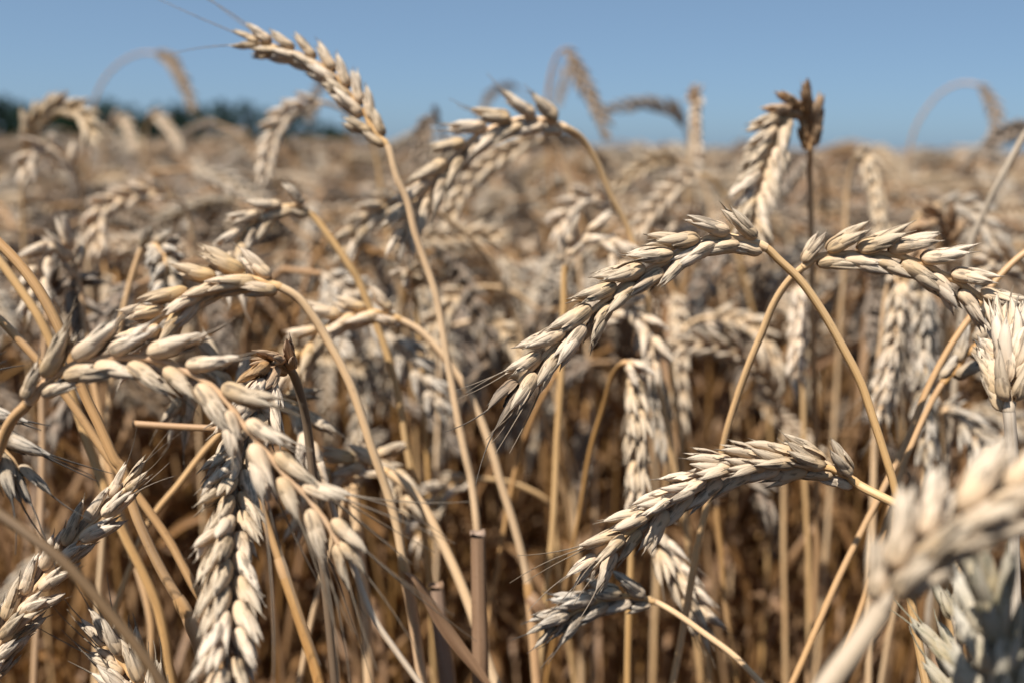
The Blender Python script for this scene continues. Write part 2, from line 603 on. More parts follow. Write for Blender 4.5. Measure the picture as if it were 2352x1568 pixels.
def rachis(g, c, size=1.0, seg=8):
    s = arclen(c)
    q = np.linspace(0, s[-1] * 0.985, 46 if seg > 5 else 10)
    pts = at_len(c, s, q)
    r = np.interp(q / s[-1], [0, .1, 1], [0.00125, 0.00105, 0.0007]) * size * (1 + 0.16 * np.sin(q / 0.0048 * 2 * math.pi))
    tube(g, pts, r, seg)


# ------------------------------------------------------------------ objects
def link(name, data, parent=None, loc=None):
    o = bpy.data.objects.new(name, data)
    COL.objects.link(o)
    if parent is not None:
        o.parent = parent
    if loc is not None:
        o.location = loc
    return o


def tag(o, label, cat=None, group=None, kind=None):
    o['label'] = label
    if cat:
        o['category'] = cat
    if group:
        o['group'] = group
    if kind:
        o['kind'] = kind
    return o


EYE = np.array(CAM_M.translation)


def trace(lst, d):
    """Pixel readings with a depth on some of them -> points of the place."""
    idx = [i for i, q in enumerate(lst) if len(q) > 2]
    if idx:
        ds = np.interp(range(len(lst)), idx, [lst[i][2] for i in idx])
    else:
        ds = [d] * len(lst)
    return [np.array(P(q[0], q[1], k)) for q, k in zip(lst, ds)]


def leaf_blade(g, pts, w, rng, twist=200):
    c = catmull(pts, 7)
    t, u, v = frames(c)
    n = len(c)
    tw = np.radians(np.linspace(0, twist, n) + rng.uniform(0, 360))
    prof = w * np.interp(np.linspace(0, 1, n), [0, .08, .4, .8, 1], [0.55, 1, 0.9, 0.5, 0.04])
    side = u * np.cos(tw)[:, None] + v * np.sin(tw)[:, None]
    up = np.cross(t, side)
    cols = []
    for k in (-1, -0.5, 0, 0.5, 1):
        cols.append(c + side * (prof * k)[:, None] + up * (prof * 0.55 * k * k)[:, None])
    V = np.stack(cols, 1)
    s = arclen(c)
    uv = np.stack(np.broadcast_arrays(np.linspace(0, 1, 5)[None] + rng.random() * 9, s[:, None]), -1)
    g.add(V.reshape(-1, 3), grid_f(n, 5), uv.reshape(-1, 2))


def stalk(label, stem, ear, d=0.4, roll=0.0, mat='husk', stem_m='stem', size=1.0, r=(0.0013, 0.0019), awns='short', fan=1.0, nf=3,
          tilt=18.0, tip_awns='mid', pitch=4.9, lod=None, flip=False, brown=0, dark=0, node=None, leaf=None, group='wheat stalks in front', seed=None,
          sheath=None, long_tip=3):
    """One wheat plant: a bent straw stem from the ground to its ear, read from the photo; the ear is its own part, with spikelets."""
    rng = np.random.default_rng(7 if seed is None else seed)
    allp = trace(stem + ear, d)
    ns = len(stem)
    b, v = allp[0], unit(allp[0] - allp[1])
    down = []
    if b[2] > 0.1:                                   # carry the stem on to the ground
        vh = v.copy()
        vh[2] = 0
        base = np.array([b[0] + vh[0] * 0.16, b[1] + vh[1] * 0.16, 0.0])
        m1 = b + v * min(0.12, b[2] * 0.3)
        m1[2] = max(m1[2], 0.12)
        mid = m1 * 0.45 + base * 0.55
        mid[:2] = base[:2] * 0.75 + m1[:2] * 0.25
        down = [base, mid, m1]
    full = down + allp
    c = catmull(full, 8)
    k_ear = (len(down) + ns - 1) * 8
    cs, ce = c[:k_ear + 1], c[k_ear:]
    base = cs[0].copy()
    root = link('wheat_stalk', None, None, base)
    root.empty_display_size = 0.03
    tag(root, label, 'wheat', group)
    g = Geo()
    s = arclen(cs)
    fr = np.clip(s / max(s[-1], 1e-6), 0, 1)
    rad = np.interp(fr, [0, 0.72, 1], [r[1], r[0] * 1.08, r[0]])
    kn = max(6, int(s[-1] / 0.035))
    knots = np.linspace(0, s[-1], kn)
    env = np.interp(fr, [0, 0.9, 1], [1, 1, 0])[:, None]
    cs = cs + env * np.stack([np.interp(s, knots, rng.normal(0, 0.0005, kn)) for _ in range(3)], -1)
    rad = rad * (1 + np.interp(s, knots, rng.normal(0, 0.035, kn)))
    tube(g, cs, rad, 10, rng.random() * 20)
    link('stem', g.mesh('stem', M[stem_m]), root).data.transform(Matrix.Translation(-Vector(base)))
    if node is not None:                             # swollen joint with a dry sheath below it
        npt = np.array(P(*node))
        j = int(np.argmin(np.linalg.norm(cs - npt, axis=1)))
        q = np.linspace(s[j] - 0.005, s[j] + 0.004, 9)
        g = Geo()
        tube(g, at_len(cs, s, q), rad[j] * (1.12 + 0.26 * np.sin(np.linspace(0, math.pi, 9))), 10)
        link('node', g.mesh('node', M['stem_rust'], base), root)
        g = Geo()
        q = np.linspace(max(s[j] - 0.17, 0.0), s[j] - 0.002, 24)
        tube(g, at_len(cs, s, q), np.linspace(rad[j] * 1.12, rad[j] * 1.3, 24), 10, rng.random() * 5)
        link('leaf_sheath', g.mesh('leaf_sheath', M['stem_rust'], base), root)
    if leaf is not None:
        g = Geo()
        leaf_blade(g, trace(leaf[0], d), leaf[1], rng, leaf[2] if len(leaf) > 2 else 160)
        link('leaf', g.mesh('leaf', M['leaf'], base), root)
    eo = Vector(ce[0])
    g = Geo()
    rachis(g, ce, size)
    L = arclen(ce)[-1]
    if lod is None:
        lod = 2 if d < 0.47 else 1
    lay = ear_layout(ce, rng, None, roll, pitch, tilt, size, flip, EYE, brown)
    if lod == 2:
        e = link('ear', g.mesh('ear', M[stem_m], eo), root, Vector(eo) - Vector(base))
        for i, (m, f, term) in enumerate(lay):
            a = awns
            if len(lay) - i <= long_tip:
                a = tip_awns
            if i < brown:
                m[:3, :3] *= 0.86
                a = 'none'
            key = (2, a, fan, nf if 1 < i < len(lay) - 2 else 2)
            mt = 'husk_brown' if i < brown else ('husk_old_shaded' if len(lay) - i <= dark else mat)
            o = link('spikelet', spk_mesh(key, int(rng.integers(0, 9)), mt), e)
            mm = Matrix(m.tolist())
            mm.translation -= eo
            o.matrix_basis = mm
    else:
        h = Geo()
        h.add_geo(g)
        for i, (m, f, term) in enumerate(lay):
            a = tip_awns if len(lay) - i <= 2 else awns
            h.add_geo(spk_geo((1, a, fan, 3), int(rng.integers(0, 9))), m)
        me = h.mesh('ear', [M[mat], M['husk_brown']], eo)
        if brown:
            ng = len(g.f)
            per = (len(me.polygons) - ng) / len(lay)
            mi = np.zeros(len(me.polygons), dtype=np.int32)
            mi[: int(ng + per * brown)] = 1
            me.polygons.foreach_set('material_index', mi)
        link('ear', me, root, Vector(eo) - Vector(base))
    return root, L


# ------------------------------------------------------------------ the traced stalks (pixel readings of the photo, depth in metres)
# sharp ear in the middle right
stalk('sharp cream wheat ear arching to the left in the middle right, dark weathered tip',
      [(2126, 1566, .285), (2095, 1388), (2074, 1224), (2054, 1125), (2033, 1050), (2006, 961), (1979, 879), (1941, 804), (1890, 715), (1838, 643), (1787, 595), (1760, 570, .28)],
      [(1702, 549), (1640, 545), (1590, 566), (1541, 596), (1455, 638), (1390, 690), (1329, 742), (1271, 797), (1222, 846), (1184, 889, .276)],
      .278, roll=12, size=1.03, tilt=14, awns='short', tip_awns='long', r=(.0012, .0016), pitch=4.4, nf=3, seed=11, long_tip=4, dark=1)
# right hand ear
stalk('sharp pale ear arching to the right over the stem of the middle ear',
      [(1565, 1460, .34), (1589, 1330), (1616, 1186), (1654, 1043), (1671, 975), (1695, 900), (1719, 835), (1750, 763), (1777, 698), (1808, 650), (1845, 614, .30)],
      [(1880, 591), (1924, 583), (1975, 583), (2026, 583), (2078, 592), (2129, 611), (2180, 638), (2230, 666), (2270, 696), (2317, 726), (2354, 757), (2400, 800), (2440, 850, .288)],
      .29, roll=-6, awns='short', tip_awns='mid', r=(.00115, .0016), tilt=19, size=1.03, pitch=4.5, seed=12, nf=3)
# lower ear
stalk('sharp bristly ear lit from above at the lower right, feathery husks spread open',
      [(2290, 1568, .25), (2235, 1400), (2185, 1290), (2126, 1217), (2095, 1186), (2061, 1159), (2009, 1132), (1972, 1112, .27)],
      [(1941, 1089), (1890, 1070), (1838, 1060), (1787, 1060), (1700, 1072), (1620, 1103), (1550, 1140), (1493, 1184), (1441, 1224), (1400, 1258), (1362, 1286, .272)],
      .27, roll=52, awns='short', tip_awns='long', r=(.0012, .0016), tilt=19, size=0.98, fan=1.25, nf=4, pitch=4.4, seed=13, long_tip=4)
# big soft foreground ear
stalk('big soft foreground ear in the lower right corner on a thick pale stem',
      [(1780, 1750, .17), (1903, 1566), (1958, 1494), (2026, 1395, .17)],
      [(2055, 1345), (2081, 1310), (2129, 1251), (2197, 1203), (2266, 1162), (2352, 1130), (2470, 1095, .165), (2560, 1070)],
      .17, roll=35, awns='short', r=(.0020, .0023), size=0.98, pitch=4.0, tilt=23, fan=1.3, mat='husk', stem_m='stem_grey', seed=14, nf=4)
stalk('pale upright ear at the very bottom right corner, close to the lens',
      [(2340, 2250, .19), (2325, 1950), (2318, 1800, .19)],
      [(2310, 1720), (2302, 1620), (2292, 1520), (2280, 1430), (2262, 1350, .195)],
      .19, roll=60, awns='short', r=(.0016, .002), fan=1.4, size=1.05, pitch=3.4, mat='husk_green', stem_m='stem_grey', seed=15, nf=4, tilt=26)
stalk('small ragged ear half hidden behind the pale ear in the bottom right corner',
      [(2250, 1900, .235), (2238, 1720, .235)],
      [(2228, 1640), (2215, 1560), (2203, 1480), (2190, 1405, .24)],
      .24, roll=30, awns='mid', tip_awns='mid', fan=1.6, mat='husk_green', stem_m='stem_grey', seed=16, nf=4, tilt=30)
stalk('stubby upright ear seen end on at the right edge, on a pale straight stem',
      [(2336, 1560, .262), (2330, 1300), (2325, 1100), (2322, 1010), (2318, 945, .258)],
      [(2317, 905, .259), (2315, 868, .261), (2313, 833, .265), (2311, 800, .270), (2310, 772, .276)],
      .27, roll=70, awns='short', tip_awns='short', fan=1.35, r=(.0015, .0018), stem_m='stem_grey', mat='husk', seed=17, nf=4, tilt=24, pitch=2.4, size=1.12)
# left foreground ear
stalk('large soft ear arching across the left foreground with long trailing bristles',
      [(-150, 1500, .25), (-75, 1240), (0, 1023), (27, 965), (65, 925, .238)],
      [(103, 882), (144, 850), (191, 832), (246, 822), (308, 822), (369, 828), (427, 852), (479, 881), (520, 920), (554, 968), (600, 1020), (649, 1084), (701, 1135), (752, 1203), (785, 1262, .228)],
      .234, roll=-4, awns='mid', tip_awns='verylong', r=(.0013, .0017), pitch=4.9, size=0.95, stem_m='stem_rust', tilt=20, seed=18, long_tip=7)
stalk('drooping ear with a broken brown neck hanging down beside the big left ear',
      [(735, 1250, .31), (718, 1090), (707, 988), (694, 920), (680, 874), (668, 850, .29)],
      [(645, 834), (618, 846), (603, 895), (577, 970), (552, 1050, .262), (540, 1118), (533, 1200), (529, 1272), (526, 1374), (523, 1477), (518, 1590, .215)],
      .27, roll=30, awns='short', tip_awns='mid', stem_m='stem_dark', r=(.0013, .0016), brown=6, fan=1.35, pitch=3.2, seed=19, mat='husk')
stalk('grey weathered ear leaning up to the right in the lower left corner, bristly tip',
      [(-190, 1900, .275), (-110, 1720), (-60, 1600, .27)],
      [(-20, 1511), (10, 1458), (51, 1391), (103, 1323), (154, 1263), (205, 1208), (260, 1150), (298, 1112, .27)],
      .27, roll=38, awns='short', tip_awns='long', fan=1.1, mat='husk', seed=20, nf=3, pitch=4.7, tilt=17, size=0.9, long_tip=3)
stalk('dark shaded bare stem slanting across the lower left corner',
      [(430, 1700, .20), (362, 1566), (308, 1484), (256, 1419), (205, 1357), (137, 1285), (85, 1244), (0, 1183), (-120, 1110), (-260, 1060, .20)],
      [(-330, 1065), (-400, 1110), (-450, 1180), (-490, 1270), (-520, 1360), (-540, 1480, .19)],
      .20, stem_m='stem_dark', r=(.00105, .0012), seed=21)  # shade on this stem comes from its dark straw colour
stalk('pale ear at the bottom edge half behind the dark slanting stem',
      [(470, 1950, .27), (430, 1830), (390, 1740, .272)],
      [(352, 1650), (330, 1600), (305, 1555), (273, 1511), (240, 1465, .275)],
      .272, roll=35, awns='mid', tip_awns='long', fan=1.3, mat='husk', seed=22, nf=4)
stalk('tip of a weathered bristly ear at the left picture edge',
      [(-330, 1300, .25), (-270, 1080), (-215, 960, .25)],
      [(-180, 925), (-140, 915), (-100, 925), (-60, 955), (-25, 995), (15, 1040), (48, 1085, .25)],
      .25, roll=10, awns='mid', tip_awns='long', mat='husk_grey', seed=23, long_tip=3)
# middle left ears
stalk('plump ear bent to the left above the large left foreground ear',
      [(973, 1565, .34), (946, 1391), (929, 1306), (912, 1203), (888, 1118), (857, 1032), (804, 879), (752, 780), (718, 725), (684, 684), (645, 661, .325)],
      [(600, 644), (547, 638), (496, 650), (444, 672), (410, 703), (365, 735), (332, 770), (305, 805, .32)],
      .325, roll=-20, awns='short', tip_awns='mid', r=(.0015, .0019), mat='husk_gold', size=1.12, pitch=4.3, seed=24, node=(930, 1312, .338),
      leaf=([(932, 1320, .338), (955, 1322, .33), (987, 1367, .33), (1021, 1429), (1055, 1484), (1112, 1562), (1160, 1640)], .0032, 170))
stalk('thick bright stem bowing down to the bottom edge, its golden ear behind another stem',
      [(1137, 1565, .36), (1083, 1402), (1048, 1316), (1014, 1244), (980, 1176), (939, 1121), (893, 1085, .365)],
      [(855, 1066), (815, 1062), (780, 1080), (745, 1110), (715, 1150), (690, 1195, .37)],
      .365, roll=20, r=(.0017, .002), mat='husk_gold', seed=25)
stalk('short golden ear drooping left below the tall sky ear',
      [(1000, 1420, .41), (983, 1254), (966, 1152), (939, 1031), (918, 920), (888, 807), (857, 722), (826, 647), (804, 612), (762, 552), (714, 493, .395)],
      [(682, 473), (642, 479), (602, 498), (567, 524), (547, 556), (540, 600), (540, 650, .38)],
      .39, roll=12, r=(.0015, .0019), mat='husk', seed=26, fan=1.2)
stalk('tallest bright ear leaning left against the sky, bristles at its tip',
      [(1103, 1330, .385), (1096, 1224), (1083, 1101), (1072, 1050), (1055, 961), (1035, 852), (1021, 773), (1001, 674), (973, 592), (953, 534), (936, 465), (912, 410), (889, 333, .365)],
      [(860, 300), (828, 250), (796, 208), (769, 174), (718, 139), (649, 111), (585, 98, .37)],
      .365, roll=-10, awns='short', tip_awns='verylong', r=(.00135, .0019), mat='husk', seed=27, tilt=16, size=0.9, pitch=4.6, long_tip=2)
stalk('arched ear bowing left with its top against the sky in the middle',
      [(1540, 1050, .44), (1515, 900), (1495, 780), (1485, 680), (1445, 526), (1407, 451), (1373, 376), (1336, 318), (1300, 294, .405)],
      [(1271, 282), (1230, 274), (1185, 276), (1134, 292), (1093, 313), (1048, 354), (1014, 395), (980, 436), (946, 487), (922, 540, .40)],
      .40, roll=14, r=(.0014, .0018), mat='husk', seed=28, tilt=22, size=1.18, pitch=4.4, awns='mid')
stalk('soft ear drooping left, crossed by the stem of the tallest ear',
      [(1215, 850, .56), (1185, 735), (1161, 667), (1117, 592), (1065, 537), (1010, 492), (960, 463, .50)],
      [(920, 462), (885, 474), (852, 494), (820, 530), (795, 575, .47)],
      .48, roll=10, r=(.0014, .0018), seed=29, mat='husk', lod=2)
stalk('flat lying ear bowed left between the golden stems, long curved neck',
      [(1230, 1566, .40), (1212, 1367), (1199, 1292), (1178, 1203), (1151, 1108), (1134, 1043), (1099, 947), (1065, 879), (1014, 811), (963, 759), (920, 735, .385)],
      [(888, 719), (835, 718), (775, 733), (735, 760), (701, 803), (676, 850, .38)],
      .385, roll=-8, r=(.0015, .0019), mat='husk_gold', seed=30, node=(1212, 1367, .397),
      leaf=([(1212, 1372, .397), (1235, 1385, .395), (1255, 1410, .395), (1262, 1450)], .003, 120))
stalk('brown topped ear broken over at its neck, pale half hanging down, right of the middle',
      [(1866, 700, .45), (1863, 533), (1860, 400), (1861, 345, .42)],
      [(1864, 300), (1852, 262), (1822, 252), (1795, 275), (1775, 325), (1755, 376), (1741, 427), (1730, 478), (1731, 520, .40)],
      .42, roll=20, r=(.0013, .0017), brown=12, stem_m='stem_rust', seed=31, fan=1.3, tilt=26, size=1.1, pitch=2.3)
stalk('hooked ear hanging to the right high against the sky',
      [(1262, 360, .82), (1256, 239), (1265, 171), (1280, 128), (1298, 114, .80)],
      [(1313, 135), (1333, 178), (1356, 222), (1377, 263), (1392, 305, .78)],
      .80, roll=5, seed=32, mat='husk_old_shaded', stem_m='stem_field', lod=1)  # dark chaff colour stands in for the unlit side of this ear
stalk('small blurred ear inside the hook of the high hanging ear',
      [(1245, 400, 1.7), (1252, 280), (1270, 190), (1290, 155, 1.65)], [(1300, 166), (1297, 190), (1288, 215), (1280, 240, 1.6)], 1.65, seed=33, mat='husk_old_shaded', stem_m='stem_field', lod=1)
stalk('ghostly blurred hoop of stem with a drooping ear against the sky at the left',
      [(200, 380, 1.1), (209, 260), (232, 195), (273, 147), (318, 124), (359, 124, 1.05)], [(385, 136), (408, 165), (428, 205), (441, 250, 1.0)],
      1.05, seed=34, mat='husk_old_shaded', stem_m='stem_field', lod=1)  # backlit hoop: its shade is painted in with the dark chaff
stalk('blurred hoop of stem with a dark drooping ear against the sky at the right',
      [(2085, 400, 1.05), (2095, 321), (2122, 260), (2163, 212), (2208, 192), (2245, 196, 1.0)], [(2264, 212), (2282, 246), (2287, 290), (2278, 321), (2262, 345, .98)],
      1.0, seed=35, mat='husk_old_shaded', stem_m='stem_field', lod=1)  # ear darkened by its chaff colour, as seen against the light
stalk('blurred ear lying level against the sky, tip pointing left',
      [(1590, 420, .95), (1585, 340), (1572, 290, .93)], [(1556, 265), (1537, 252), (1493, 240), (1452, 241), (1408, 245, .9)],
      .92, roll=10, seed=36, mat='husk_field', stem_m='stem_field', lod=1)
stalk('upright looking blurred ear with a brown top just above the horizon',
      [(1580, 430, .78), (1586, 330), (1591, 245, .76)], [(1594, 222, .74), (1597, 235, .72), (1599, 275, .70), (1601, 325, .68), (1603, 372, .66)],
      .7, roll=90, seed=37, brown=4, fan=1.2, lod=1)
stalk('blurred pale ear arched like a hook in front of the wood at the left',
      [(60, 640, .66), (52, 480), (55, 380), (64, 340, .62)], [(76, 300), (103, 265), (137, 250), (171, 254), (198, 275), (212, 305, .6)],
      .62, roll=0, seed=38, lod=1, tilt=12, size=1.15, pitch=3.8)
stalk('slim ear curving down to the left beside the tallest ear, low against the sky',
      [(880, 460, .66), (862, 350), (835, 293), (803, 262), (770, 244), (738, 236, .62)], [(701, 240), (667, 258), (643, 284), (629, 314), (615, 352), (607, 400, .6)],
      .62, roll=5, seed=39, lod=1, tilt=14, size=1.05, pitch=4.3, stem_m='stem')
stalk('front facing ear hanging straight down below the sharp middle ear',
      [(1330, 1180, .43), (1356, 1029), (1387, 927), (1407, 860), (1430, 834, .395)],
      [(1445, 834), (1456, 868), (1462, 925), (1464, 985), (1463, 1045), (1462, 1105), (1460, 1165, .38)],
      .39, roll=88, seed=40, fan=1.35, stem_m='stem_rust', r=(.0009, .0014), nf=4)
stalk('white ear hanging down behind the tip of the lower sharp ear',
      [(1440, 1568, .38), (1448, 1350), (1455, 1235), (1468, 1195, .365)],
      [(1484, 1200), (1505, 1235), (1530, 1280), (1560, 1330), (1590, 1385), (1615, 1440, .355)],
      .36, roll=60, seed=41, fan=1.5, nf=4, awns='mid')
stalk('greyish ear lying level under the lower sharp ear at the bottom',
      [(1800, 1620, .315), (1746, 1565), (1685, 1504), (1616, 1453), (1548, 1405), (1502, 1380, .325)],
      [(1455, 1370), (1407, 1372), (1356, 1388), (1310, 1410), (1268, 1436, .315)],
      .325, roll=35, seed=42, mat='husk_grey', fan=1.2, nf=4, r=(.001, .0014))
stalk('hanging ear left of the pair of blurred ears under the right sharp ear',
      [(2000, 1300, .47), (2010, 1000), (2025, 760), (2042, 650, .45)], [(2056, 640), (2062, 690), (2060, 760), (2050, 824), (2035, 893), (2020, 950, .42)],
      .43, roll=75, seed=43, fan=1.3, awns='long', tip_awns='long', mat='husk')
stalk('longer hanging ear right of its blurred twin under the right sharp ear',
      [(2170, 1250, .46), (2150, 950), (2120, 720), (2104, 630, .45)], [(2112, 640), (2119, 700), (2123, 783), (2126, 841), (2125, 893), (2129, 975), (2131, 1045, .42)],
      .43, roll=80, seed=44, fan=1.3, mat='husk_grey')
stalk('small blurred ear drooping at the far right beside the stubby upright ear',
      [(2120, 1100, .46), (2140, 1000), (2165, 945, .45)], [(2190, 940), (2218, 972), (2245, 1020), (2265, 1070), (2278, 1115, .43)],
      .44, roll=50, seed=45, mat='husk_grey', r=(.001, .0014))
stalk('bare tan stem leaning in from the right edge across the blurred ears',
      [(1870, 1470, .34), (1924, 1340), (1975, 1231), (2026, 1128), (2067, 1043), (2095, 978), (2129, 893), (2180, 797), (2232, 722), (2300, 630), (2365, 575, .33)],
      [(2430, 560), (2490, 590), (2540, 650), (2570, 720), (2590, 790), (2600, 860, .32)],
      .335, seed=46, r=(.00105, .0013), stem_m='stem_rust')  # darker straw colour stands in for shade on this stem
stalk('second bare stem leaning right close beside the first near the right edge',
      [(1930, 1540, .345), (1968, 1425), (2009, 1289), (2043, 1169), (2081, 1050), (2135, 930), (2165, 880, .345)],
      [(2190, 855), (2220, 815), (2245, 790), (2275, 790), (2290, 830, .35)],
      .345, seed=47, r=(.00095, .0012), stem_m='stem_rust', mat='husk_grey')
stalk('blurred grey stem crossing the right edge above the right sharp ear',
      [(2190, 900, .46), (2215, 680), (2232, 558), (2266, 478), (2300, 410), (2352, 314), (2400, 250, .42)],
      [(2440, 215), (2490, 210), (2530, 240), (2555, 290), (2570, 350, .4)],
      .43, seed=48, r=(.0013, .0016), stem_m='stem_grey', lod=1)
stalk('level blurred ear in the brown gap right of the sharp middle ear',
      [(1800, 1250, .55), (1800, 1080), (1792, 965), (1786, 935, .53)], [(1770, 890), (1740, 845), (1700, 812), (1650, 794), (1599, 788), (1545, 792, .5)],
      .52, roll=10, seed=49, lod=1)
stalk('thin arched ear above the level blurred ear in the brown gap',
      [(1540, 960, .58), (1548, 840), (1560, 775), (1590, 740), (1640, 727, .57)], [(1690, 732), (1726, 748), (1755, 780), (1770, 815), (1780, 850, .55)],
      .56, seed=50, lod=1, stem_m='stem', r=(.0011, .0015))
stalk('dark tan stem sweeping down from the left edge, nearest of the three there',
      [(478, 1565, .30), (451, 1477), (420, 1401), (376, 1316), (342, 1237), (308, 1145), (284, 1067), (270, 1050), (232, 968), (191, 886), (150, 785), (130, 742), (96, 681), (51, 616), (0, 561), (-60, 505), (-130, 460, .29)],
      [(-190, 450), (-240, 470), (-280, 520), (-305, 580), (-320, 650, .28)],
      .295, seed=51, r=(.0015, .0018), stem_m='stem_rust', node=(420, 1400, .30))
stalk('pale tan stem from the left edge running close under the darker one',
      [(390, 1520, .345), (383, 1477), (362, 1391), (325, 1306), (290, 1237), (230, 1100), (178, 961), (154, 886), (113, 787), (85, 729), (44, 664), (0, 602), (-70, 520, .335)],
      [(-130, 480), (-190, 480), (-235, 520), (-260, 580), (-275, 640, .33)],
      .34, seed=52, r=(.0015, .0019), stem_m='stem')
stalk('thin rusty stem from the left edge, lowest of the three sweeping down',
      [(500, 1480, .32), (479, 1401), (444, 1340), (393, 1244), (342, 1169), (290, 1100), (236, 1030), (188, 961), (144, 900), (96, 841), (51, 790), (0, 736), (-70, 690, .31)],
      [(-130, 680), (-180, 710), (-215, 760), (-240, 830), (-250, 890, .3)],
      .315, seed=53, r=(.0013, .0016), stem_m='stem_rust')
stalk('upright stem at the left with a dark ear folded over its top',
      [(219, 1565, .43), (232, 1340), (238, 1169), (240, 1050), (253, 927), (267, 790), (284, 708), (308, 619), (326, 574, .42)],
      [(344, 562, .418), (368, 575, .41), (380, 610, .40), (376, 660, .392), (362, 715, .385), (348, 760, .38)],
      .41, roll=20, seed=54, r=(.0012, .0016), mat='husk_grey')
stalk('small ear on a long thin arch in the middle of the golden stems',
      [(1270, 860, .58), (1253, 735), (1212, 692), (1161, 664), (1117, 658), (1080, 664, .56)], [(1050, 680), (1030, 700), (1010, 730), (995, 770), (988, 815, .54)],
      .56, seed=55, lod=1, r=(.0012, .0015))
stalk('small ear nodding right on a short arch in the middle of the golden stems',
      [(1010, 900, .58), (1012, 800), (1030, 757), (1065, 741), (1117, 738, .57)], [(1140, 746), (1163, 765), (1185, 792), (1197, 820), (1205, 860, .55)],
      .56, seed=56, lod=1, r=(.0012, .0015))
stalk('upright stem topped by a pale ear seen end on, left of the middle',
      [(985, 1200, .50), (980, 1050), (966, 824), (956, 708), (950, 668, .48)], [(949, 652, .477), (947, 638, .470), (943, 628, .460), (938, 626, .450)],
      .46, seed=57, lod=2, roll=30, r=(.0012, .0016), fan=1.3)
stalk('low ear folded over a curved neck among the lower golden stems',
      [(1290, 1350, .52), (1270, 1180), (1253, 1149), (1185, 1112), (1134, 1101), (1085, 1101, .49)], [(1055, 1108), (1025, 1124), (1003, 1152), (980, 1195), (962, 1240, .47)],
      .48, seed=58, lod=2, r=(.0013, .0016), mat='husk')
stalk('brown curled ear top showing behind the right sharp ear',
      [(2170, 800, .52), (2175, 640), (2178, 575, .5)], [(2182, 545), (2178, 515), (2155, 500), (2130, 515), (2118, 555), (2112, 600, .48)],
      .49, seed=59, brown=14, lod=1, fan=1.3)
stalk('blurred ear bowing right above the brown curled ear',
      [(2080, 700, .62), (2085, 560), (2108, 498), (2160, 470, .6)], [(2200, 468), (2235, 482), (2262, 512), (2280, 550), (2290, 590, .58)],
      .6, seed=60, lod=1, mat='husk_grey')
stalk('blurred ear hanging below the horizon right of the brown topped ear',
      [(1940, 560, .62), (1948, 420), (1965, 366, .6)], [(1985, 362), (2000, 400), (2012, 450), (2018, 500), (2022, 545, .56)],
      .58, seed=61, lod=1, roll=70)
stalk('soft ear bent left in the crowd right of the arched middle ear',
      [(1470, 700, .6), (1460, 590), (1432, 510), (1402, 470, .57)], [(1375, 455), (1345, 455), (1318, 470), (1298, 495), (1285, 530, .55)],
      .56, seed=62, lod=1)
stalk('pale ear arching left just below the horizon above the sharp middle ear',
      [(1640, 560, .74), (1625, 450), (1590, 390), (1560, 374, .72)], [(1530, 370), (1500, 376), (1470, 390), (1440, 410), (1415, 440, .7)],
      .71, seed=63, lod=1)
stalk('straight blurred ear slanting down left above the sharp middle ear',
      [(1690, 560, .66), (1672, 470), (1640, 415), (1608, 402, .64)], [(1575, 412), (1545, 438), (1515, 465), (1485, 498), (1465, 530, .62)],
      .63, seed=64, lod=1)
stalk('large pale blurred ear hanging behind the arched middle ear',
      [(1330, 620, .62), (1318, 480), (1300, 380), (1272, 325, .6)], [(1240, 315), (1190, 338), (1130, 370), (1085, 410), (1052, 455), (1030, 510, .57)],
      .59, seed=65, lod=1, fan=1.2)
stalk('broad pale ear arching down at the left below the wood',
      [(450, 700, .6), (445, 560), (425, 475), (392, 452, .57)], [(350, 440), (305, 448), (265, 458), (237, 478), (226, 520), (222, 565, .54)],
      .56, seed=66, lod=1, fan=1.2, mat='husk_gold')
stalk('soft ear nodding left near the left edge below the hooked ear',
      [(210, 720, .66), (200, 540), (190, 450), (170, 395, .62)], [(150, 362), (122, 342), (95, 340), (72, 358), (58, 395, .6)],
      .62, seed=67, lod=1)
stalk('bristly blurred ear tip low at the far right edge behind the stubby ear',
      [(2420, 900, .5), (2400, 720), (2370, 640, .48)], [(2330, 610), (2290, 600), (2255, 612), (2235, 650), (2225, 700, .46)],
      .47, seed=68, lod=1, awns='mid')
stalk('soft ear hanging in shade right of the front facing ear',
      [(1580, 1250, .5), (1560, 1000), (1530, 800), (1505, 735, .47)], [(1488, 725), (1485, 760), (1495, 820), (1508, 880), (1518, 950), (1522, 1020, .45)],
      .46, seed=69, lod=1, roll=70, mat='husk_grey')
stalk('ear hanging straight down between the sharp middle ear and its neighbour',
      [(1850, 1150, .52), (1845, 900), (1838, 700), (1826, 640, .5)], [(1832, 640), (1838, 690), (1836, 750), (1832, 810), (1826, 870, .47)],
      .48, seed=70, lod=1, roll=70, mat='husk')
stalk('tall slanting golden straw stem in the lower left behind the big left ear',
      [(330, 1640, .40), (345, 1440, .40), (300, 1250), (255, 1100), (230, 960), (205, 820), (180, 640, .42)],
      [(165, 590), (140, 560), (115, 565), (98, 600), (90, 650), (85, 700, .40)],
      .41, seed=71, lod=1, r=(.0013, .0018), stem_m='stem_rust')

